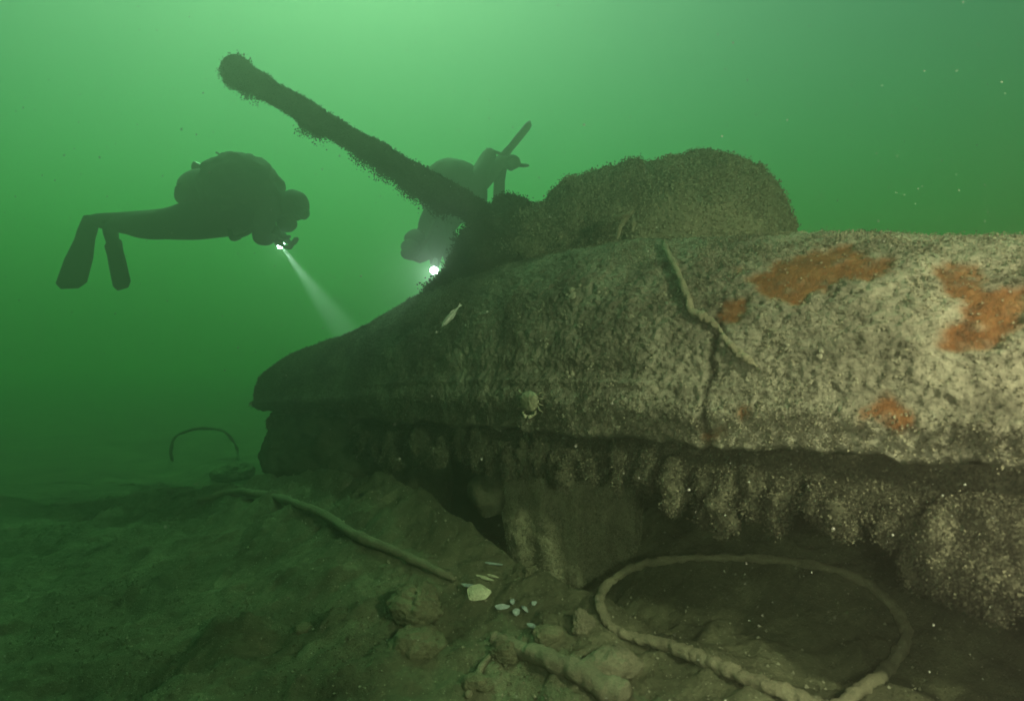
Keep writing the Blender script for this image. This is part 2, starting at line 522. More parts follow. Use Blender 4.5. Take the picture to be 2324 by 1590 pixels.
# skirt below the seam: set back, ragged lower edge
def skirt_zb(t):
    return np.interp(t, [-0.9, 0.0, 0.1, 0.27, 0.5, 0.75, 1.2, 1.86, 2.5, 3.2, 3.6], [0.44, 0.53, 0.57, 0.615, 0.62, 0.61, 0.615, 0.58, 0.50, 0.50, 0.56])
def skirt(name, nback, parent, tt0, tt1, nu, nv=44, flip=1, s=0):
    t = np.linspace(tt0, tt1, nu)
    v = np.linspace(0, 1, nv)
    wv = np.interp(t, T, W_)
    base = nback(wv)
    top = seam_z(t) + (-0.028 * (1 - sstep(2.9, 3.4, t)) if flip > 0 else 0.05)
    rag = np.stack([t * 1.0, t * 0, t * 0], -1)
    ph_ = t * 15 + 2.6 * fbm(rag, 3, 2, s + 5)
    rib = np.abs(np.sin(ph_)) ** 0.6
    amp_ = 0.75 + 0.5 * fbm(rag, 4, 2, s + 6)
    lobes = 0.085 * rib * amp_ - 0.02 + 0.030 * fbm(rag, 14, 3, s)
    bot = skirt_zb(t) - lobes + 0.03 - (0 if flip > 0 else 0.62)
    z = top[:, None] + (bot - top)[:, None] * v[None, :]
    thick = 0.055 * np.sin(np.pi * np.clip(v, 0, 1)) ** 0.6
    def sheet(off, sgn):
        G = np.zeros((nu, nv, 3))
        n_ = base[:, None] + off + sgn * thick[None, :]
        G[..., 0] = F0[0] + t[:, None] * AX[0] + n_ * NX[0]
        G[..., 1] = F0[1] + t[:, None] * AX[1] + n_ * NX[1]
        G[..., 2] = z
        return G
    f_ = sheet(0.0, -1.0 * flip); b_ = sheet(0.0, 0.5 * flip)
    dd = 0.030 * fbm(f_, 9, 3, s + 1) + 0.018 * fbm(f_, 32, 3, s + 2) + 0.009 * fbm(f_, 90, 2, s + 3)
    dd = dd + 0.035 * (rib - 0.6)[:, None] * sstep(0.15, 0.6, v)[None, :]
    f_ = f_ - N3 * flip * dd[..., None]
    G = np.concatenate([f_, b_[:, ::-1]], 1)
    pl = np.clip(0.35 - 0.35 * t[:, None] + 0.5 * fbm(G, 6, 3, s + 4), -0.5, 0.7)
    o = raw_mesh(name, G.reshape(-1, 3), grid_faces(nu, 2 * nv), M_grow, parent, attrs={"pale": pl})
    return o, f_, t
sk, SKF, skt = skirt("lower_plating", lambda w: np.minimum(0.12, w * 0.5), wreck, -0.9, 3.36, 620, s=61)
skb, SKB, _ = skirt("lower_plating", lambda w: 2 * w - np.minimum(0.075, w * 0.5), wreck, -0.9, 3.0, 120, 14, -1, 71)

# added mound closing the gap under the bow, dark in place of shadow
cen = np.array([F0[0] + 2.86 * AX[0] + 0.22 * NX[0], F0[1] + 2.86 * AX[1] + 0.22 * NX[1], 0.38])
COLP = blob_grid(cen, (0.86, 0.27, 0.40), 110, 150, 0.10, 5, 6, 171, rot=math.atan2(AX[1], AX[0]), gain=0.6)
raw_mesh("dark_fill_mound", COLP.reshape(-1, 3), grid_faces(110, 150, True), M_grow, wreck, attrs={"pale": np.full(COLP.shape[:2], -0.2)})
# lobes of mussels hanging from the plating
LOB = []
tl = -0.12
while tl < 2.5:
    wv = float(np.interp(tl, T, W_))
    r_ = random.uniform(0.018, 0.034)
    zc = float(skirt_zb(tl)) + random.uniform(0.0, 0.075)
    nb = 0.03 + random.uniform(-0.02, 0.02)
    c = np.array([F0[0] + tl * AX[0] + nb * NX[0], F0[1] + tl * AX[1] + nb * NX[1], zc])
    G = blob_grid(c, (r_, r_ * 0.8, r_ * random.uniform(1.3, 2.6)), 30, 36, 0.030, 26, 3, int(tl * 100) + 200)
    pl = np.full(G.shape[:2], 0.2 - 0.25 * tl) + 0.4 * fbm(G, 9, 2, 7)
    raw_mesh("mussel_cluster", G.reshape(-1, 3), grid_faces(30, 36, True), M_grow, wreck, attrs={"pale": pl})
    LOB.append(G)
    tl += random.uniform(0.045, 0.12)
# the thick overgrown mass at the near end of the plating
G = blob_grid(P(2245, 1255, 1.17), (0.11, 0.10, 0.10), 60, 80, 0.07, 9, 5, 333)
RM = G
raw_mesh("mussel_cluster", G.reshape(-1, 3), grid_faces(60, 80, True), M_grow, wreck, attrs={"pale": 0.15 + 0.4 * fbm(G, 8, 3, 6)})

# fluted block hanging inside the opening
nu, nv = 120, 60
u = np.linspace(-1, 1, nu)[:, None]; v = np.linspace(0, 1, nv)[None, :]
cx0 = P(1290, 1200, 2.27)
FX = cx0.x + u * (0.285 - 0.05 * v) + 0.03 * v
FY = cx0.y - 0.11 * np.cos(u * 1.5) ** 0.8 - 0.018 * np.cos(u * 15) + 0.03 * v
FZ = 0.68 - 0.50 * v + 0.03 * u * v
FB = np.stack([FX + 0 * v, FY + 0 * v, FZ + 0 * u], -1)
nB = grid_normals(FB)
FB = FB + np.array([0, -1.0, 0]) * (0.02 * fbm(FB, 11, 4, 81) + 0.010 * fbm(FB, 45, 3, 82))[..., None]
BK = FB[:, ::-1] + np.array([0, 0.22, 0])
G = np.concatenate([FB, BK], 1)
raw_mesh("fluted_block", G.reshape(-1, 3), grid_faces(nu, 2 * nv), M_tuft, wreck, attrs={"pale": np.full(G.shape[:2], 0.45)})
FLB = FB
G = blob_grid(P(1118, 1115, 2.30), (0.09, 0.07, 0.085), 40, 50, 0.03, 12, 4, 91)
raw_mesh("broken_bracket", G.reshape(-1, 3), grid_faces(40, 50, True), M_grow, wreck, attrs={"pale": np.full(G.shape[:2], -0.12)})

# dome behind the ridge, and the sloping housing that joins it to the mount
DOME = blob_grid((0.755, 2.62, 1.28), (0.44, 0.40, 0.535), 150, 220, 0.058, 6, 6, 101, e=1.02, gain=0.56)
raw_mesh("dome", DOME.reshape(-1, 3), grid_faces(150, 220, True), M_grow, wreck, attrs={"pale": 0.85 + 0.8 * fbm(DOME, 6, 3, 3)})
HOUS = tube_grid([P(1140, 545, 2.68), P(1240, 520, 2.62), P(1330, 492, 2.58), P(1385, 482, 2.56), P(1450, 480, 2.56)], [0.115, 0.128, 0.158, 0.172, 0.19], 140, 110, 0.065, 8, 111)
raw_mesh("housing", HOUS.reshape(-1, 3), grid_faces(142, 110, True), M_grow, wreck, attrs={"pale": 0.6 + 0.8 * fbm(HOUS, 6, 3, 3)})
MNT = blob_grid(P(1150, 560, 2.72), (0.17, 0.15, 0.19), 90, 120, 0.06, 8, 5, 121, e=0.85)
raw_mesh("tube_mount", MNT.reshape(-1, 3), grid_faces(90, 120, True), M_dark, wreck)
BR = []
for pts, r_ in (([P(1075, 530, 2.74), P(1050, 585, 2.76), P(1022, 630, 2.80), P(985, 672, 2.86)], [0.05, 0.035, 0.03, 0.04]),
                ([P(1090, 560, 2.72), P(1078, 610, 2.72), P(1090, 650, 2.74)], [0.05, 0.022, 0.04])):
    G = tube_grid(pts, r_, 60, 20, 0.022, 16, 131)
    raw_mesh("bracket", G.reshape(-1, 3), grid_faces(62, 20, True), M_dark, wreck)
    BR.append(G)

# raised tube
tb0, tb1 = P(1115, 500, 2.74), P(522, 152, 3.3)
ax = (tb1 - tb0)
pts = [tb0 + ax * k for k in (0, 0.25, 0.5, 0.75, 0.9, 0.955, 1.0)]
BOOM = tube_grid(pts, [0.058, 0.050, 0.046, 0.046, 0.049, 0.052, 0.048], 260, 64, 0.016, 11, 141)
raw_mesh("raised_tube", BOOM.reshape(-1, 3), grid_faces(262, 64, True), M_dark, wreck)
# collar of growth round the free end
COL = tube_grid([tb1 - ax * 0.055, tb1 - ax * 0.01], [0.050, 0.056], 30, 64, 0.040, 16, 151)
raw_mesh("end_collar", COL.reshape(-1, 3), grid_faces(32, 64, True), M_dark, wreck)

# ---- turf of hydroids: one uncountable part per surface
def tufts(name, G, Nrm, count, ln, mat, parent, mask=None, droop=0.35, width=0.0022, blades=4, pale_v=None, seed=1):
    r = np.random.default_rng(seed)
    nu, nv = G.shape[:2]
    n0 = count
    ii = r.integers(0, nu - 1, n0); jj = r.integers(0, nv - 1, n0)
    if mask is not None:
        keep = r.random(n0) < mask[ii, jj]
        ii, jj = ii[keep], jj[keep]
    a, b_ = r.random(len(ii))[:, None], r.random(len(ii))[:, None]
    p0 = G[ii, jj] * (1 - a) * (1 - b_) + G[ii + 1, jj] * a * (1 - b_) + G[ii, jj + 1] * (1 - a) * b_ + G[ii + 1, jj + 1] * a * b_
    n = Nrm[ii, jj]
    V, Pl = [], []
    lean = r.normal(size=n.shape) * 0.45 + n - np.array([0, 0, droop])
    lean /= np.linalg.norm(lean, axis=1, keepdims=True)
    hgt = ln * (0.25 + 1.2 * r.random(len(ii)) ** 1.6)[:, None]
    for k in range(blades):
        f_ = (k + r.random(len(ii)))[:, None] / blades
        c = p0 + lean * hgt * f_ + r.normal(size=n.shape) * hgt * 0.16
        sz = width * (0.7 + 1.0 * r.random(len(ii)))[:, None] * (1.15 - 0.5 * f_)
        u_ = r.normal(size=n.shape); u_ /= np.linalg.norm(u_, axis=1, keepdims=True)
        w_ = np.cross(u_, r.normal(size=n.shape)); w_ /= np.linalg.norm(w_, axis=1, keepdims=True) + 1e-9
        V += [np.stack([c - u_ * sz - w_ * sz * 0.7, c + u_ * sz - w_ * sz * 0.5, c + w_ * sz * 1.1], 1)]
        if pale_v is not None: Pl.append(np.repeat((pale_v[ii, jj] + 0.38 * r.normal(size=len(ii)))[:, None], 3, 1))
    V = np.concatenate(V, 0).reshape(-1, 3)
    Fc = np.arange(len(V)).reshape(-1, 3)
    o = raw_mesh(name, V, Fc, mat, parent, smooth=False, attrs={"pale": np.concatenate(Pl, 0) if Pl else np.zeros(len(V))})
    o["kind"] = "stuff"
    return o
def outn(G, c=None):
    n = grid_normals(G)
    c = G.reshape(-1, 3).mean(0) if c is None else c
    if np.mean(np.sum(n * (G - c), -1)) < 0: n = -n
    return n
den = (0.25 + 0.75 * sstep(-0.15, 0.35, fbm(HG, 7, 3, 21))) * (1 - 0.9 * rust)
vm = ((fi < 0.6 * np.pi)[None, :] & (T > -0.25)[:, None]).astype(float)
tufts("hydroid_turf", HGD, HN, 130000, 0.010, M_tuft, hull, den * vm, 0.3, 0.0019, 4, pale, 1)
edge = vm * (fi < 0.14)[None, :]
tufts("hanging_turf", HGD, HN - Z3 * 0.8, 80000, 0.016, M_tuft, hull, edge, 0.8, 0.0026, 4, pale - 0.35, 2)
SN = np.broadcast_to(-N3, SKF.shape)
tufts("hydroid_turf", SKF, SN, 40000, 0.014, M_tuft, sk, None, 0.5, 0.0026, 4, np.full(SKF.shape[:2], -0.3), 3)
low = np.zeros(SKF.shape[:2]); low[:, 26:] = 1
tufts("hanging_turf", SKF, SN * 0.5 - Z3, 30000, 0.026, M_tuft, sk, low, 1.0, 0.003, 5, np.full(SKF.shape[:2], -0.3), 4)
for nm, G, cnt, ln, mt, pv_, sd_ in (("dome", DOME, 34000, 0.018, M_tuft, 0.75, 5), ("housing", HOUS, 15000, 0.020, M_tuft, 0.35, 6),
                                      ("mount", MNT, 9000, 0.024, M_dark, 0, 7), ("tube", BOOM, 14000, 0.013, M_dark, 0, 8), ("collar", COL, 3000, 0.028, M_dark, 0, 9)):
    tufts("hydroid_turf", G, outn(G) if nm not in ("tube",) else grid_normals(G) * (1 if np.mean(grid_normals(G)[100, :, 2] * (BOOM[100, :, 2] - BOOM[100, :, 2].mean())) > 0 else -1), cnt, ln, mt, wreck, None, 0.3, 0.0042, 4, np.full(G.shape[:2], pv_), sd_)
bn = grid_normals(BOOM)
if np.mean(bn[100, :, 2] * (BOOM[100, :, 2] - BOOM[100, :, 2].mean())) < 0: bn = -bn
under = sstep(-0.1, -0.7, bn[..., 2]) * sstep(0.12, 0.38, fbm(BOOM, 7, 3, 22) + 0.06)
tufts("hanging_turf", BOOM, bn * 0.3 - Z3, 26000, 0.052, M_dark, wreck, under, 1.0, 0.0048, 7, None, 10)
for G, sd_ in zip(BR, (11, 12)):
    tufts("hanging_turf", G, outn(G), 2500, 0.04, M_dark, wreck, None, 0.8, 0.006, 5, None, sd_)
for k, G in enumerate(LOB):
    tufts("hydroid_turf", G, outn(G), 800, 0.016, M_tuft, wreck, None, 0.7, 0.0026, 4, np.full(G.shape[:2], -0.3), 40 + k)
tufts("hydroid_turf", RM, outn(RM), 11000, 0.014, M_tuft, wreck, None, 0.6, 0.0024, 4, np.full(RM.shape[:2], -0.3), 90)
tufts("hydroid_turf", FLB, np.broadcast_to(np.array([0, -1.0, 0]), FLB.shape), 8000, 0.010, M_tuft, wreck, None, 0.5, 0.0026, 3, np.full(FLB.shape[:2], 0.45), 91)

# ---- pale barnacle clusters on the hull
def barnacles(p, n, size, parent):
    V, Fc = [], []
    n = Vector(n).normalized()
    a = n.orthogonal().normalized(); b_ = n.cross(a)
    for _ in range(random.randint(4, 9)):
        c = p + (a * random.gauss(0, 1) + b_ * random.gauss(0, 1)) * size * 0.45
        r = size * random.uniform(0.16, 0.34); h = r * random.uniform(0.7, 1.2)
        i0 = len(V); s = 8
        jit = [random.uniform(0.8, 1.2) for _ in range(s)]
        for lv, (rr, hh) in enumerate(((1.0, -0.3), (0.85, 0.5), (0.5, 1.0), (0.36, 0.75))):
            for q in range(s):
                th = 2 * math.pi * q / s
                V.append(c + (a * math.cos(th) + b_ * math.sin(th)) * r * rr * jit[q] + n * h * hh)
        for lv in range(3):
            for q in range(s):
                Fc.append((i0 + lv * s + q, i0 + lv * s + (q + 1) % s, i0 + (lv + 1) * s + (q + 1) % s, i0 + (lv + 1) * s + q))
        Fc.append(tuple(i0 + 3 * s + q for q in range(s)))
    return raw_mesh("barnacle_cluster", np.array([tuple(v) for v in V]), Fc, M_barn, parent)
BARN = [(1298, 668, 22), (1372, 660, 14), (1335, 690, 12), (1243, 775, 16), (1290, 850, 18), (1120, 640, 10), (1385, 590, 12), (1432, 715, 12), (1505, 668, 14), (1530, 845, 14),
        (1555, 872, 14), (1460, 720, 10), (1405, 960, 14), (1385, 870, 10), (1338, 830, 12), (1490, 900, 12), (1420, 770, 12), (1160, 865, 9), (1100, 885, 8), (1275, 935, 12),
        (1650, 590, 14), (1480, 560, 12), (1475, 640, 10), (1590, 790, 12), (1735, 720, 12), (1790, 790, 12), (1860, 805, 16), (1915, 790, 16), (1840, 870, 14), (1775, 930, 12),
        (1700, 860, 12), (2010, 740, 14), (2040, 850, 14), (1940, 870, 14), (1880, 905, 12), (1230, 700, 10), (1180, 720, 9), (1060, 790, 8), (985, 830, 7), (1010, 845, 7),
        (1130, 940, 8), (1340, 945, 10), (1450, 930, 10), (1540, 940, 10), (1600, 560, 12), (1730, 560, 14), (1580, 640, 10), (1545, 760, 10), (920, 880, 6), (870, 800, 6)]
for x, y, s in BARN:
    p, n, i, j = on_hull(x, y)
    barnacles(p, n, s / F_PX * p.y, hull)
for _ in range(26):
    x = random.uniform(1050, 2250); y = random.uniform(600, 960)
    p, n, i, j = on_hull(x, y)
    if rust[i, j] < 0.2 and abs(proj(np.array(p))[0] - x) < 8:
        barnacles(p, n, random.uniform(5, 11) / F_PX * p.y, hull)

# ------------------------------------------------------------------ ropes, hose, hoop
def settle(pts, cap=None, clear=0.009):
    """smooth a line laid over the seabed and keep it lying on top of the silt"""
    px_h, py_h = zip(*[proj(np.array(p)) for p in pts])
    dd_ = np.array([p.y for p in pts])
    for _ in range(2): dd_ = np.convolve(np.pad(dd_, 1, mode='edge'), [0.25, 0.5, 0.25], 'valid')
    if cap: dd_[cap[0]:cap[1]] = np.minimum(dd_[cap[0]:cap[1]], cap[2])
    for k in range(len(dd_)):
        while True:
            q = P(float(px_h[k]), float(py_h[k]), float(dd_[k]))
            if q.z > float(ground(q.x, q.y)) + clear: break
            dd_[k] -= 0.006
    return [P(float(x), float(y), float(d)) for x, y, d in zip(px_h, py_h, dd_)]
pts = []
for x, y in ((1505, 556), (1522, 590), (1540, 622), (1552, 650), (1566, 682), (1572, 708), (1596, 722), (1622, 736), (1640, 755), (1655, 775), (1675, 800), (1696, 815), (1722, 832)):
    p, n, _, _ = on_hull(x, y, 0.012)
    pts.append(p)
o = tube("rope", pts, [0.007, 0.009, 0.008, 0.010, 0.008, 0.010, 0.012, 0.009, 0.004, 0.005, 0.010, 0.009, 0.004], M_rope, None, 200, 14, 0.006, 75, 4)
tag(o, "pale crusted rope zigzagging down the rounded hull beside the rust patch", "rope")

pts = [on_ground(x, y, 0.012) for x, y in ((1880, 1625), (1830, 1600), (1740, 1570), (1640, 1530), (1560, 1492), (1490, 1470), (1425, 1455), (1378, 1420), (1360, 1372), (1378, 1332), (1420, 1304), (1490, 1284), (1600, 1275), (1750, 1280), (1890, 1302), (1975, 1340), (2036, 1400), (2055, 1460), (2015, 1530), (1955, 1580), (1895, 1622))]
pts = settle(pts, (8, 13, 1.95))
hose = tube("hose", pts, [0.015, 0.016, 0.017, 0.016, 0.016, 0.0145, 0.013, 0.012, 0.012, 0.012, 0.012, 0.012, 0.012, 0.012, 0.012, 0.013, 0.014, 0.014, 0.014, 0.014, 0.014], M_rope, None, 420, 16, 0.009, 55, 5)
tag(hose, "thick silted hose lying in a wide loop on the seabed below the hull", "hose")
pts = [on_ground(x, y, 0.012) for x, y in ((450, 1142), (495, 1130), (540, 1122), (590, 1128), (640, 1140), (680, 1152), (715, 1165), (760, 1190), (800, 1218), (850, 1241), (900, 1262), (985, 1300), (1030, 1325))]
pts = settle(pts, None, 0.014)
o = tube("rope", pts, [0.014, 0.019, 0.018, 0.016, 0.018, 0.017, 0.014, 0.01], M_hose, None, 160, 12, 0.008, 35, 6)
tag(o, "long silted rope stretched across the seabed left of the hose", "rope")
hp = [on_ground(392, 1048, -0.02)]
d0 = hp[0].y
o = tube("bent_pipe", [hp[0], P(388, 1020, d0), P(402, 988, d0), P(450, 972, d0 + 0.05), P(505, 978, d0 + 0.12), P(532, 1005, d0 + 0.15), P(540, 1030, d0 + 0.15), on_ground(545, 1062, -0.03)], 0.013, M_dark, None, 90, 12, 0.012, 20, 7)
tag(o, "faint bent pipe arching out of the seabed at far left", "pipe")

# ------------------------------------------------------------------ small things on the seabed
def rock(px, py, rx, ry, rz, seed, label, mat=M_rock, group="stones on the seabed"):
    p = on_ground(px, py)
    G = blob_grid(p + Vector((0, 0, rz * 0.15)), (rx, ry, rz), 90, 120, min(rx, rz) * 0.9, 0.8 / rx, 6, seed, gain=0.62)
    o = raw_mesh("rock", G.reshape(-1, 3), grid_faces(90, 120, True), mat)
    tag(o, label, "rock", group)
    return o
rock(958, 1395, 0.070, 0.06, 0.075, 501, "upright knobbly rock left of the pale oval shell")
rock(1322, 1420, 0.030, 0.028, 0.030, 502, "small round knobbly stone just left of the hose loop", M_hose)
rock(1205, 1300, 0.024, 0.02, 0.022, 503, "little pointed stone under the fluted block")
rock(1240, 1440, 0.036, 0.03, 0.022, 504, "lumpy brownish stone right of the small bluish shells")
rock(1150, 1490, 0.045, 0.035, 0.035, 505, "crumbly stone below the small bluish shells")
rock(940, 1470, 0.075, 0.06, 0.045, 506, "broad low rock below the upright knobbly rock")
rock(1085, 1555, 0.040, 0.03, 0.022, 507, "flat stone near the bottom edge below the shells")
rock(530, 1078, 0.16, 0.14, 0.07, 508, "dark low boulder beside the bent pipe")
rock(690, 1430, 0.03, 0.03, 0.018, 509, "single low stone on the open seabed at left")
rock(1390, 1520, 0.085, 0.05, 0.040, 510, "long low rock below the hose's left end", M_hose)
pts = [on_ground(1120, 1450, 0.0), on_ground(1200, 1490, 0.012), on_ground(1300, 1535, 0.016), on_ground(1420, 1590, 0.01)]
o = tube("timber", pts, [0.016, 0.026, 0.03, 0.028], M_hose, None, 120, 16, 0.014, 24, 8)
tag(o, "worn round timber half buried along the bottom edge below the hose", "timber")
pts = [on_ground(1060, 1585, 0.006), on_ground(1090, 1530, 0.012), on_ground(1112, 1495, 0.008)]
o = tube("stick", [pts[0], pts[1], pts[2]], [0.008, 0.009, 0.006], M_rope, None, 40, 10, 0.004, 60, 9)
tag(o, "short stubby stick standing out of the silt at the bottom edge", "stick")

def shell(px, py, L, Wd, rz, tilt, mat, label, name="shell", group=None, lift=0.008, seed=0):
    p = on_ground(px, py, lift)
    nu, nv = 14, 28
    V = []
    for i in range(nu + 1):
        r = i / nu
        for j in range(nv):
            a = 2 * math.pi * j / nv
            w = 1 + 0.06 * math.sin(5 * a + seed)
            x = math.cos(a) * L * r * w; y = math.sin(a) * Wd * r * w * (1 - 0.25 * math.cos(a))
            z = (1 - r ** 2) * Wd * 0.5 + 0.0010 * math.sin(r * 26)
            V.append((x, y, z))
    n1 = len(V)
    V += [(x * 0.96, y * 0.96, z - 0.003) for x, y, z in V]
    Fc = [tuple(f) for f in grid_faces(nu + 1, nv, True)]
    Fc += [tuple(k + n1 for k in f[::-1]) for f in list(Fc)]
    Fc += [(nu * nv + j, n1 + nu * nv + j, n1 + nu * nv + (j + 1) % nv, nu * nv + (j + 1) % nv) for j in range(nv)]
    Mx = Matrix.Rotation(rz, 3, 'Z') @ Matrix.Rotation(tilt, 3, 'X')
    W2 = np.array([tuple(p + Mx @ Vector(v)) for v in V])
    o = raw_mesh(name, W2, Fc, mat)
    tag(o, label, "shell", group)
    return o
shell(1087, 1356, 0.037, 0.027, R(-8), R(38), M_shell, "large pale oval shell lying on the silt below two slender shells", lift=0.016)
shell(1100, 1318, 0.036, 0.006, R(-38), R(25), M_shell, "slender pale shell pointing up left just above the oval shell", "slender_shell")
shell(1068, 1335, 0.034, 0.006, R(-24), R(20), M_mussel, "dull slender shell touching the oval shell on its left", "slender_shell")
shell(1118, 1312, 0.022, 0.004, R(-36), R(20), M_shell, "thinnest slender shell, right of the other two", "slender_shell")
shell(1118, 1285, 0.034, 0.004, R(-18), R(20), M_mussel, "long thin splinter of shell lying higher up the silt slope", "slender_shell")
for k, (x, y, L, w, a, lb) in enumerate(((1140, 1384, 0.022, 0.008, 4, "stubby bluish shell, leftmost of the broken cluster"), (1163, 1372, 0.014, 0.008, 75, "small upright bluish shell in the middle of the broken cluster"),
                                       (1172, 1395, 0.016, 0.010, 60, "ribbed bluish shell at the front of the broken cluster"), (1190, 1388, 0.017, 0.012, 110, "roundest bluish shell, right side of the broken cluster"),
                                       (1212, 1378, 0.010, 0.006, 40, "tiny pale shell chip at the cluster's right end"), (1210, 1428, 0.022, 0.006, -40, "narrow bluish shell lying apart below the broken cluster"))):
    shell(x, y, L, w, R(a), R(40), M_mussel, lb, "mussel_shell", "broken bluish shells on the silt", 0.010, k)

# low turf on the silt: uncountable
sel = (GX > -2.4) & (GX < 1.9) & (GY > 0.6) & (GY < 4.2)
i0, i1 = np.where(sel.any(1))[0][[0, -1]]; j0, j1 = np.where(sel.any(0))[0][[0, -1]]
SG = GG[i0:i1 + 1, j0:j1 + 1]
o = tufts("silt_turf", SG, np.broadcast_to(Z3, SG.shape), 70000, 0.008, M_sand, None, np.clip(0.3 + 1.6 * fbm(SG, 4, 3, 77), 0.03, 1), 0.0, 0.0024, 3, None, 120)
tag(o, "low crumbly turf growing on the silt", "turf", kind="stuff")

# grit: uncountable
n = 5200
V, Fc = [], []
oc = np.array([(1, 0, 0), (-1, 0, 0), (0, 1, 0), (0, -1, 0), (0, 0, 1), (0, 0, -1)], float)
of = np.array([(0, 2, 4), (2, 1, 4), (1, 3, 4), (3, 0, 4), (2, 0, 5), (1, 2, 5), (3, 1, 5), (0, 3, 5)])
gxp = rng.uniform(-1.8, 1.5, n); gyp = 0.8 + 2.6 * rng.random(n) ** 1.5
gz = ground(gxp, gyp)
sz = 0.0012 + 0.0045 * rng.random(n) ** 4
for k in range(n):
    V.append(oc * sz[k] * rng.uniform(0.6, 1.4, (6, 3)) + np.array([gxp[k], gyp[k], gz[k] + sz[k] * 0.4]))
V = np.concatenate(V); Fc = (of[None] + 6 * np.arange(n)[:, None, None]).reshape(-1, 3)
tag(raw_mesh("grit", V, Fc, M_barn, smooth=False), "pale shell grit scattered over the silt", "grit", kind="stuff")

# drifting specks in the water: uncountable
n = 3200
V = []
sd_ = 0.95 + 3.2 * rng.random(n)
for k in range(n):
    d = sd_[k]
    p = np.array(P(rng.uniform(0, 2323), rng.uniform(0, 1590), d))
    V.append(oc * (0.0006 + 0.0016 * rng.random() ** 4) * rng.uniform(0.6, 1.3, (6, 3)) + p)
V = np.concatenate(V); Fc = (of[None] + 6 * np.arange(n)[:, None, None]).reshape(-1, 3)
tag(raw_mesh("drifting_specks", V, Fc, M_spec, smooth=False), "tiny specks drifting in the water", "specks", kind="stuff")

# ------------------------------------------------------------------ worm tubes and fish and crab
def worm(px, pts, d, label):
    o = tube("worm_tube", [P(x, y, dd) for x, y, dd in pts], [0.007, 0.009, 0.008, 0.005], M_rope, None, 40, 10, 0.003, 70, 12)
    tag(o, label, "worm tube", "worm tubes on the housing")
worm(0, [(1436, 478, 2.16), (1420, 494, 2.14), (1408, 515, 2.12), (1400, 542, 2.12)], 2.2, "longest curved worm tube hanging on the growth below the dome")
worm(0, [(1436, 498, 2.14), (1437, 508, 2.12), (1436, 516, 2.12), (1434, 524, 2.12)], 2.2, "short straight worm tube right of the longest curved one")
worm(0, [(1395, 495, 2.16), (1408, 492, 2.14), (1420, 488, 2.13), (1430, 487, 2.13)], 2.2, "nearly level worm tube above the longest curved one")

def build_fish():
    d = on_hull(1002, 741)[0].y - 0.22
    head = P(1002, 741, d)
    tail = P(1046, 690, d + 0.02)
    axv = (tail - head); L = axv.length; axv.normalize()
    cam_dir = (Vector((0, 0, 1.0)) - head).normalized()
    up = axv.cross(cam_dir).normalized()            # across the flank, in the picture's plane
    sd = axv.cross(up).normalized()
    root = empty("fish", head.lerp(tail, 0.5))
    tag(root, "small slim silvery fish swimming head down in front of the hull", "fish")
    prof = [(0, 0.004), (0.04, 0.035), (0.12, 0.075), (0.28, 0.105), (0.42, 0.10), (0.6, 0.07), (0.78, 0.035), (0.88, 0.022), (0.9, 0.02)]
    us = np.linspace(0, 0.9, 34); hh = np.interp(us, *zip(*prof))
    G = np.zeros((34, 16, 3)); an = np.linspace(0, 2 * np.pi, 16, endpoint=False)
    for i in range(34):
        c = head + axv * (us[i] * L)
        for j, q in enumerate(an):
            G[i, j] = c + up * (math.cos(q) * hh[i] * L * 0.92) + sd * (math.sin(q) * hh[i] * L * 0.55)
    raw_mesh("body", G.reshape(-1, 3), grid_faces(34, 16, True), M_fish, root)
    def fin(nm, outline, th=0.0008):
        f_ = [head + axv * (a * L) + up * (b_ * L) + sd * th for a, b_ in outline]
        k = len(f_); g_ = [v - sd * 2 * th for v in f_]
        raw_mesh(nm, np.array([tuple(v) for v in f_ + g_]), [tuple(range(k)), tuple(range(2 * k - 1, k - 1, -1))] + [(i, (i + 1) % k, k + (i + 1) % k, k + i) for i in range(k)], M_fish, root, smooth=False)
    fin("tail_fin", [(0.86, 0.018), (1.0, 0.055), (0.97, 0.0), (1.0, -0.055), (0.86, -0.018)])
    fin("dorsal_fin", [(0.35, 0.085), (0.45, 0.115), (0.62, 0.085), (0.72, 0.03)])
    fin("anal_fin", [(0.5, -0.075), (0.58, -0.105), (0.7, -0.07), (0.75, -0.03)])
    for s in (1, -1):
        c = head + axv * (0.085 * L) + up * 0.018 * L - sd * s * 0.028 * L
        G = blob_grid(c, (0.013 * L,) * 3, 10, 12, 0, 1)
        raw_mesh("eye", G.reshape(-1, 3), grid_faces(10, 12, True), M_eye, root)
build_fish()

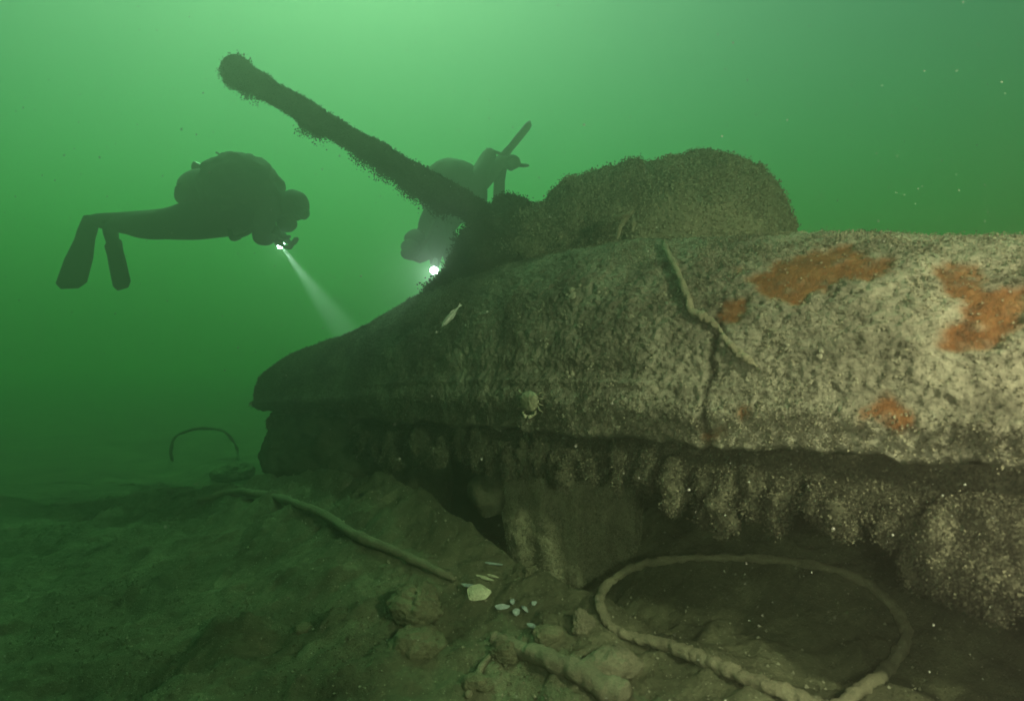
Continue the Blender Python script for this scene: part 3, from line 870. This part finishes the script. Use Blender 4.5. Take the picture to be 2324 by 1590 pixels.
def build_crab():
    p, n, i, j = on_hull(1211, 910, 0.012)
    n = Vector(n); d = p.y
    dn = Vector((0, 0, -1)); dn = (dn - n * dn.dot(n)).normalized()      # head points down the plating
    sx = dn.cross(n).normalized()
    root = empty("crab", p)
    tag(root, "round olive crab clinging to the hull just above its dark lower edge", "crab")
    r = 26 / F_PX * d
    nu, nv = 26, 40
    V = np.zeros((nu, nv, 3))
    for a in range(nu):
        th = math.pi * (a + 0.02) / (nu - 0.96)
        for b_ in range(nv):
            ph = 2 * math.pi * b_ / nv
            e = 1 + 0.05 * math.cos(9 * ph) * (math.sin(ph) > 0)
            x = math.sin(th) * math.cos(ph) * r * 1.1 * e; y = math.sin(th) * math.sin(ph) * r * (0.95 if math.sin(ph) > 0 else 0.85) * e; z = math.cos(th) * r * 0.42
            V[a, b_] = p + sx * x + dn * y + n * (z + r * 0.15)
    V += np.array(n) * (0.005 * fbm(V, 90, 3, 3))[..., None]
    raw_mesh("carapace", V.reshape(-1, 3), grid_faces(nu, nv, True), M_crab, root)
    def pt(x, y, z): return p + sx * (x * r) + dn * (y * r) + n * (z * r)
    for s in (-1, 1):
        arm = tube("claw_arm", [pt(0.6 * s, 0.7, 0), pt(0.75 * s, 1.1, 0.15), pt(0.45 * s, 1.3, 0.25)], [0.10 * r, 0.12 * r, 0.13 * r], M_crab, root, 20, 8, 0.001, 90)
        tube("pincer", [pt(0.45 * s, 1.3, 0.25), pt(0.22 * s, 1.36, 0.32), pt(0.02 * s, 1.28, 0.32)], [0.14 * r, 0.12 * r, 0.03 * r], M_claw, arm, 20, 8)
        tube("pincer", [pt(0.42 * s, 1.34, 0.25), pt(0.22 * s, 1.5, 0.3), pt(0.05 * s, 1.42, 0.32)], [0.09 * r, 0.06 * r, 0.02 * r], M_claw, arm, 20, 8)
        for k in range(4):
            y = 0.45 - 0.32 * k
            tube("leg", [pt(0.9 * s, y, 0), pt(1.3 * s, y + 0.25 - 0.16 * k, 0.22), pt(1.55 * s, y + 0.45 - 0.25 * k, -0.05)], [0.085 * r, 0.07 * r, 0.02 * r], M_crab, root, 18, 7)
build_crab()

# ------------------------------------------------------------------ divers
def skin_mesh(name, verts, edges, root_i, mat, parent, sub=2):
    me = bpy.data.meshes.new(name)
    me.from_pydata([tuple(v[0]) for v in verts], edges, [])
    o = bpy.data.objects.new(name, me)
    C.objects.link(o)
    sm = o.modifiers.new("skin", 'SKIN')
    sm.branch_smoothing = 0.6
    ss = o.modifiers.new("sub", 'SUBSURF'); ss.levels = sub; ss.render_levels = sub
    for i, v in enumerate(verts):
        r = v[1]
        me.skin_vertices[0].data[i].radius = (r, r) if np.isscalar(r) else r
        me.skin_vertices[0].data[i].use_root = (i == root_i)
    dg = bpy.context.evaluated_depsgraph_get()
    ev = o.evaluated_get(dg)
    m2 = bpy.data.meshes.new_from_object(ev)
    V = np.zeros(len(m2.vertices) * 3); m2.vertices.foreach_get("co", V); V = V.reshape(-1, 3)
    Fc = [tuple(p.vertices) for p in m2.polygons]
    bpy.data.objects.remove(o); bpy.data.meshes.remove(me); bpy.data.meshes.remove(m2)
    return raw_mesh(name, V, Fc, mat, parent)
KS = 1.17     # drysuits and kit are bulky
def dblob(name, c, r, mat, parent=None, **k):
    return blob(name, c, tuple(v * KS for v in r), mat, parent, **k)
def dtube(name, pts, rad, mat, parent=None, *a, **k):
    return tube(name, pts, rad * KS if np.isscalar(rad) else [v * KS for v in rad], mat, parent, *a, **k)
class Skel:
    def __init__(s): s.v = []; s.e = []
    def add(s, p, r, to=None):
        s.v.append((Vector(p), r * KS if np.isscalar(r) else (r[0] * KS, r[1] * KS)))
        if to is not None: s.e.append((to, len(s.v) - 1))
        return len(s.v) - 1
    def hand(s, wrist, fwd, side, grip=0.5):
        """palm, four curled fingers of different lengths and a thumb from the palm's side"""
        w = s.v[wrist][0]
        fwd = Vector(fwd).normalized(); side = Vector(side).normalized(); nrm = fwd.cross(side).normalized()
        pm = s.add(w + fwd * 0.05, 0.028, wrist)
        for k, (off, ln) in enumerate(((-0.03, 0.075), (-0.01, 0.085), (0.011, 0.08), (0.03, 0.062))):
            b_ = s.add(w + fwd * 0.085 + side * off, 0.0115, pm)
            c = s.add(w + fwd * (0.085 + ln * 0.5) + side * off * 1.05 + nrm * ln * 0.25 * grip, 0.0105, b_)
            s.add(w + fwd * (0.085 + ln * (0.9 - 0.5 * grip)) + side * off * 1.05 + nrm * ln * 0.85 * grip, 0.009, c)
        t = s.add(w + fwd * 0.045 - side * 0.042 + nrm * 0.012, 0.0125, pm)
        s.add(w + fwd * 0.085 - side * 0.052 + nrm * 0.045 * grip, 0.0105, t)

def fin_blade(name, ankle, toe, tip, side, w0, w1, parent, mat=M_rubber):
    """swim fin: a foot pocket that widens into a ribbed blade"""
    side = Vector(side).normalized()
    ax_ = (tip - toe).normalized()
    nrm = ax_.cross(side).normalized()
    n, k = 26, 9
    G = np.zeros((n, 2 * k, 3))
    for i in range(n):
        u = i / (n - 1)
        c = ankle.lerp(toe, min(u / 0.35, 1)) if u < 0.35 else toe.lerp(tip, (u - 0.35) / 0.65)
        w = np.interp(u, [0, 0.2, 0.36, 0.6, 0.93, 1.0], [w0 * 0.8, w0, w0 * 1.0, w1 * 0.85, w1 * 0.92, w1 * 0.5])
        th = np.interp(u, [0, 0.15, 0.36, 0.5, 1.0], [0.042, 0.046, 0.022, 0.006, 0.003])
        for j in range(k):
            q = -1 + 2 * j / (k - 1)
            rib = 0.004 * (abs(q) > 0.9) * (u > 0.36)
            bulge = math.sqrt(max(0, 1 - q * q)) if u < 0.36 else 1.0
            G[i, j] = c + side * (w * q) + nrm * (th * bulge + rib)
            G[i, 2 * k - 1 - j] = c + side * (w * q) - nrm * (th * bulge + rib)
    Fc = [tuple(f) for f in grid_faces(n, 2 * k, True)]
    for i in (0, n - 1):
        Fc.append(tuple(i * 2 * k + j for j in range(2 * k)))
    return raw_mesh(name, G.reshape(-1, 3), Fc, mat, parent)

def torch(root_p, aim, label, watts, size, len_=0.15):
    aim = Vector(aim).normalized()
    t = empty("dive_torch", root_p)
    tag(t, label, "torch", "lit dive torches")
    p = Vector(root_p)
    tube("torch_body", [p - aim * len_, p - aim * 0.05, p - aim * 0.04, p - aim * 0.004], [0.018, 0.018, 0.034, 0.036], M_alu, t, 30, 16)
    a = aim.orthogonal().normalized(); b_ = aim.cross(a)
    V = [p + aim * 0.008]; s = 20
    for q in range(s): V.append(p + aim * 0.006 + (a * math.cos(2 * math.pi * q / s) + b_ * math.sin(2 * math.pi * q / s)) * 0.030)
    raw_mesh("torch_lens", np.array([tuple(v) for v in V]), [(0, 1 + q, 1 + (q + 1) % s) for q in range(s)], M_lamp, t)
    d = bpy.data.lights.new("torch_beam", 'SPOT')
    d.energy = watts; d.color = (1.0, 0.86, 1.15); d.spot_size = R(size); d.spot_blend = 1.0; d.shadow_soft_size = 0.012
    l = bpy.data.objects.new("torch_beam", d)
    l.rotation_euler = (-aim).to_track_quat('Z', 'Y').to_euler()
    link(l, t, p + aim * 0.02)
    return t

# ---- swimming diver at left
D1 = 4.7
dv = empty("person", P(440, 660, D1))
tag(dv, "diver in dark suit swimming level towards the wreck at left, pointing a torch down", "person")
S = Skel()
pel = S.add(P(425, 500, D1), (0.15, 0.13))
ab = S.add(P(485, 496, D1), (0.18, 0.15), pel)
ch = S.add(P(560, 486, D1), (0.20, 0.17), ab)
st = S.add(P(608, 482, D1), (0.17, 0.15), ch)
nk = S.add(P(640, 468, D1), 0.075, st)
hd = S.add(P(660, 462, D1), (0.105, 0.110), nk)
S.add(P(684, 468, D1), (0.095, 0.105), hd)
for dd, kn, an, ty in ((-0.11, (318, 512), (252, 508), (252, 520)), (0.11, (305, 508), (205, 500), (202, 505))):
    h = S.add(P(412, 508, D1 + dd), 0.125, pel)
    k1 = S.add(P((408 + kn[0]) / 2, 510, D1 + dd), 0.105, h)
    k = S.add(P(kn[0], kn[1], D1 + dd * 1.2), 0.088, k1)
    c = S.add(P(kn[0] * 0.6 + an[0] * 0.4, kn[1] * 0.6 + an[1] * 0.4, D1 + dd * 1.25), 0.070, k)
    a = S.add(P(an[0], an[1], D1 + dd * 1.3), 0.048, c)
    S.add(P(an[0] - 6, an[1] + 28, D1 + dd * 1.3), 0.04, a)
for dd, el, wr in ((-0.2, (588, 545), (622, 541)), (0.2, (610, 530), (640, 536))):
    sh = S.add(P(604, 486, D1 + dd), 0.078, st)
    e_ = S.add(P(el[0], el[1], D1 + dd * 1.1), 0.056, sh)
    w_ = S.add(P(wr[0], wr[1], D1 + dd * 0.5), 0.038, e_)
    S.hand(w_, P(wr[0] + 14, wr[1] + 12, D1 + dd * 0.4) - P(wr[0], wr[1], D1 + dd * 0.5), Vector((0, 1, 0)), 1.0)
skin_mesh("body", S.v, S.e, pel, M_suit, dv)
wing = dblob("buoyancy_wing", P(545, 432, D1), (0.262, 0.24, 0.232), M_nylon, dv, nu=60, nv=80, amp=0.05, freq=8, s=11)
dtube("air_cylinder", [P(426, 428, D1 - 0.02), P(446, 421, D1 - 0.02), P(590, 405, D1 - 0.02), P(618, 408, D1)], [0.05, 0.10, 0.10, 0.04], M_steel, dv, 50, 20)
dtube("valve", [P(440, 376, D1), P(462, 384, D1), P(480, 395, D1)], [0.030, 0.022, 0.03], M_steel, dv, 24, 12)
dtube("hose", [P(490, 346, D1), P(512, 356, D1), P(545, 352, D1), P(600, 390, D1), P(640, 450, D1 - 0.1), P(662, 500, D1 - 0.06)], [0.006, 0.007, 0.012, 0.014, 0.014, 0.014], M_rubber, dv, 60, 8)
dblob("pocket", P(448, 445, D1), (0.13, 0.12, 0.10), M_nylon, dv, nu=20, nv=28, amp=0.02, freq=12, s=5)
dblob("hood", P(668, 467, D1), (0.092, 0.10, 0.095), M_suit, dv, nu=30, nv=40, amp=0.008, freq=12, s=3)
dblob("regulator", P(650, 508, D1 - 0.02), (0.062, 0.07, 0.055), M_rubber, dv, nu=20, nv=28, amp=0.008, freq=20, s=6)
mk = dblob("mask", P(686, 480, D1), (0.035, 0.085, 0.05), M_rubber, dv, nu=20, nv=28, amp=0.0, freq=20, s=6)
dblob("mask_glass", P(692, 481, D1), (0.022, 0.07, 0.036), M_glass, mk, nu=16, nv=20, amp=0.0)
dtube("mask_strap", [P(688, 474, D1 - 0.08), P(664, 464, D1 - 0.105), P(650, 462, D1 - 0.06)], 0.010, M_rubber, mk, 20, 8)
dblob("chest_pouch", P(612, 528, D1 - 0.03), (0.07, 0.10, 0.055), M_nylon, dv, nu=20, nv=28, amp=0.02, freq=14, s=7)
dtube("gauge_hose", [P(520, 520, D1 - 0.1), P(528, 540, D1 - 0.12), P(545, 538, D1 - 0.1)], [0.012, 0.02, 0.014], M_rubber, dv, 30, 8)
dtube("harness_strap", [P(560, 440, D1 - 0.19), P(575, 480, D1 - 0.215), P(570, 520, D1 - 0.17), P(545, 535, D1 - 0.08)], 0.016, M_nylon, dv, 40, 8)
fin_blade("fin", P(246, 500, D1 - 0.14), P(256, 550, D1 - 0.12), P(279, 656, D1 - 0.02), Vector((0.95, -0.3, 0.2)), 0.06, 0.088, dv)
fin_blade("fin", P(208, 490, D1 + 0.14), P(192, 545, D1 + 0.14), P(158, 655, D1 + 0.10), Vector((0.85, 0.5, 0.1)), 0.068, 0.108, dv)
T1 = P(637, 556, D1 - 0.02)
torch(T1, P(778, 742, D1 - 0.40) - T1, "torch held by the swimming diver, throwing a beam down right", 1300, 16)

# ---- diver behind the raised tube
D2 = 5.0
dw = empty("person", P(1000, 660, D2))
tag(dw, "diver behind the raised tube, head low and finned feet up", "person")
S = Skel()
pel = S.add(P(1058, 428, D2), (0.16, 0.14))
ab = S.add(P(1035, 455, D2 - 0.03), (0.17, 0.14), pel)
ch = S.add(P(1000, 492, D2 - 0.06), (0.21, 0.19), ab)
st = S.add(P(972, 520, D2 - 0.08), (0.18, 0.16), ch)
nk = S.add(P(955, 530, D2 - 0.1), 0.08, st)
hd = S.add(P(945, 548, D2 - 0.12), (0.095, 0.10), nk)
S.add(P(938, 560, D2 - 0.14), (0.085, 0.09), hd)
for dd, kn, an, ft in ((-0.10, (1088, 400), (1108, 352), (1122, 345)), (0.10, (1105, 395), (1140, 362), (1165, 372))):
    h = S.add(P(1066, 428, D2 + dd), 0.105, pel)
    k = S.add(P(kn[0], kn[1], D2 + dd + 0.12), 0.075, h)
    c = S.add(P(kn[0] * 0.55 + an[0] * 0.45, kn[1] * 0.55 + an[1] * 0.45, D2 + dd + 0.2), 0.064, k)
    a = S.add(P(an[0], an[1], D2 + dd + 0.26), 0.055, c)
    S.add(P(ft[0], ft[1], D2 + dd + 0.28), 0.045, a)
for dd, sh_, el, wr, fw in ((-0.16, (985, 520), (992, 562), (986, 592), (0, 14)), (0.14, (1010, 515), (1022, 575), (1032, 622), (6, 14))):
    sh = S.add(P(sh_[0], sh_[1], D2 + dd), 0.085, st)
    e_ = S.add(P(el[0], el[1], D2 + dd * 1.1 - 0.1), 0.062, sh)
    w_ = S.add(P(wr[0], wr[1], D2 + dd * 0.5 - 0.2), 0.042, e_)
    S.hand(w_, P(wr[0] + fw[0], wr[1] + fw[1], D2 + dd * 0.5 - 0.2) - P(wr[0], wr[1], D2 + dd * 0.5 - 0.2), Vector((0.3, 1, 0)), 0.8)
skin_mesh("body", S.v, S.e, pel, M_suit, dw)
dblob("buoyancy_wing", P(1025, 436, D2 + 0.08), (0.24, 0.22, 0.23), M_nylon, dw, nu=40, nv=60, amp=0.035, freq=5, s=21)
dtube("air_cylinder", [P(1062, 392, D2 + 0.1), P(1050, 404, D2 + 0.08), P(985, 462, D2), P(968, 478, D2)], [0.05, 0.10, 0.10, 0.04], M_steel, dw, 50, 20)
dblob("regulator", P(930, 575, D2 - 0.2), (0.06, 0.06, 0.045), M_rubber, dw, nu=20, nv=28, amp=0.01, freq=20, s=6)
mk = dblob("mask", P(930, 560, D2 - 0.19), (0.06, 0.05, 0.05), M_rubber, dw, nu=20, nv=28, amp=0.0)
dblob("mask_glass", P(928, 561, D2 - 0.215), (0.045, 0.035, 0.036), M_glass, mk, nu=16, nv=20, amp=0.0)
dblob("pouch", P(958, 575, D2 - 0.1), (0.09, 0.08, 0.05), M_nylon, dw, nu=20, nv=28, amp=0.03, freq=12, s=8)
dtube("hose", [P(1000, 470, D2 - 0.2), P(975, 530, D2 - 0.28), P(950, 575, D2 - 0.28), P(932, 578, D2 - 0.24)], 0.014, M_rubber, dw, 40, 8)
fin_blade("fin", P(1112, 342, D2 + 0.16), P(1145, 352, D2 + 0.2), P(1204, 279, D2 + 0.34), Vector((0.12, 1, 0.05)), 0.05, 0.10, dw)
dblob("boot", P(1158, 368, D2 + 0.38), (0.075, 0.06, 0.05), M_rubber, dw, nu=20, nv=28, amp=0.02, freq=14, s=9)
fin_blade("fin", P(1188, 376, D2 + 0.42), P(1134, 372, D2 + 0.4), P(1131, 474, D2 + 0.36), Vector((1, 0.25, 0.0)), 0.065, 0.055, dw)
T2 = P(985, 613, D2 - 0.48)
torch(T2, P(976, 690, D2 - 0.85) - T2, "torch held by the diver behind the raised tube, glaring white", 3.0, 110)
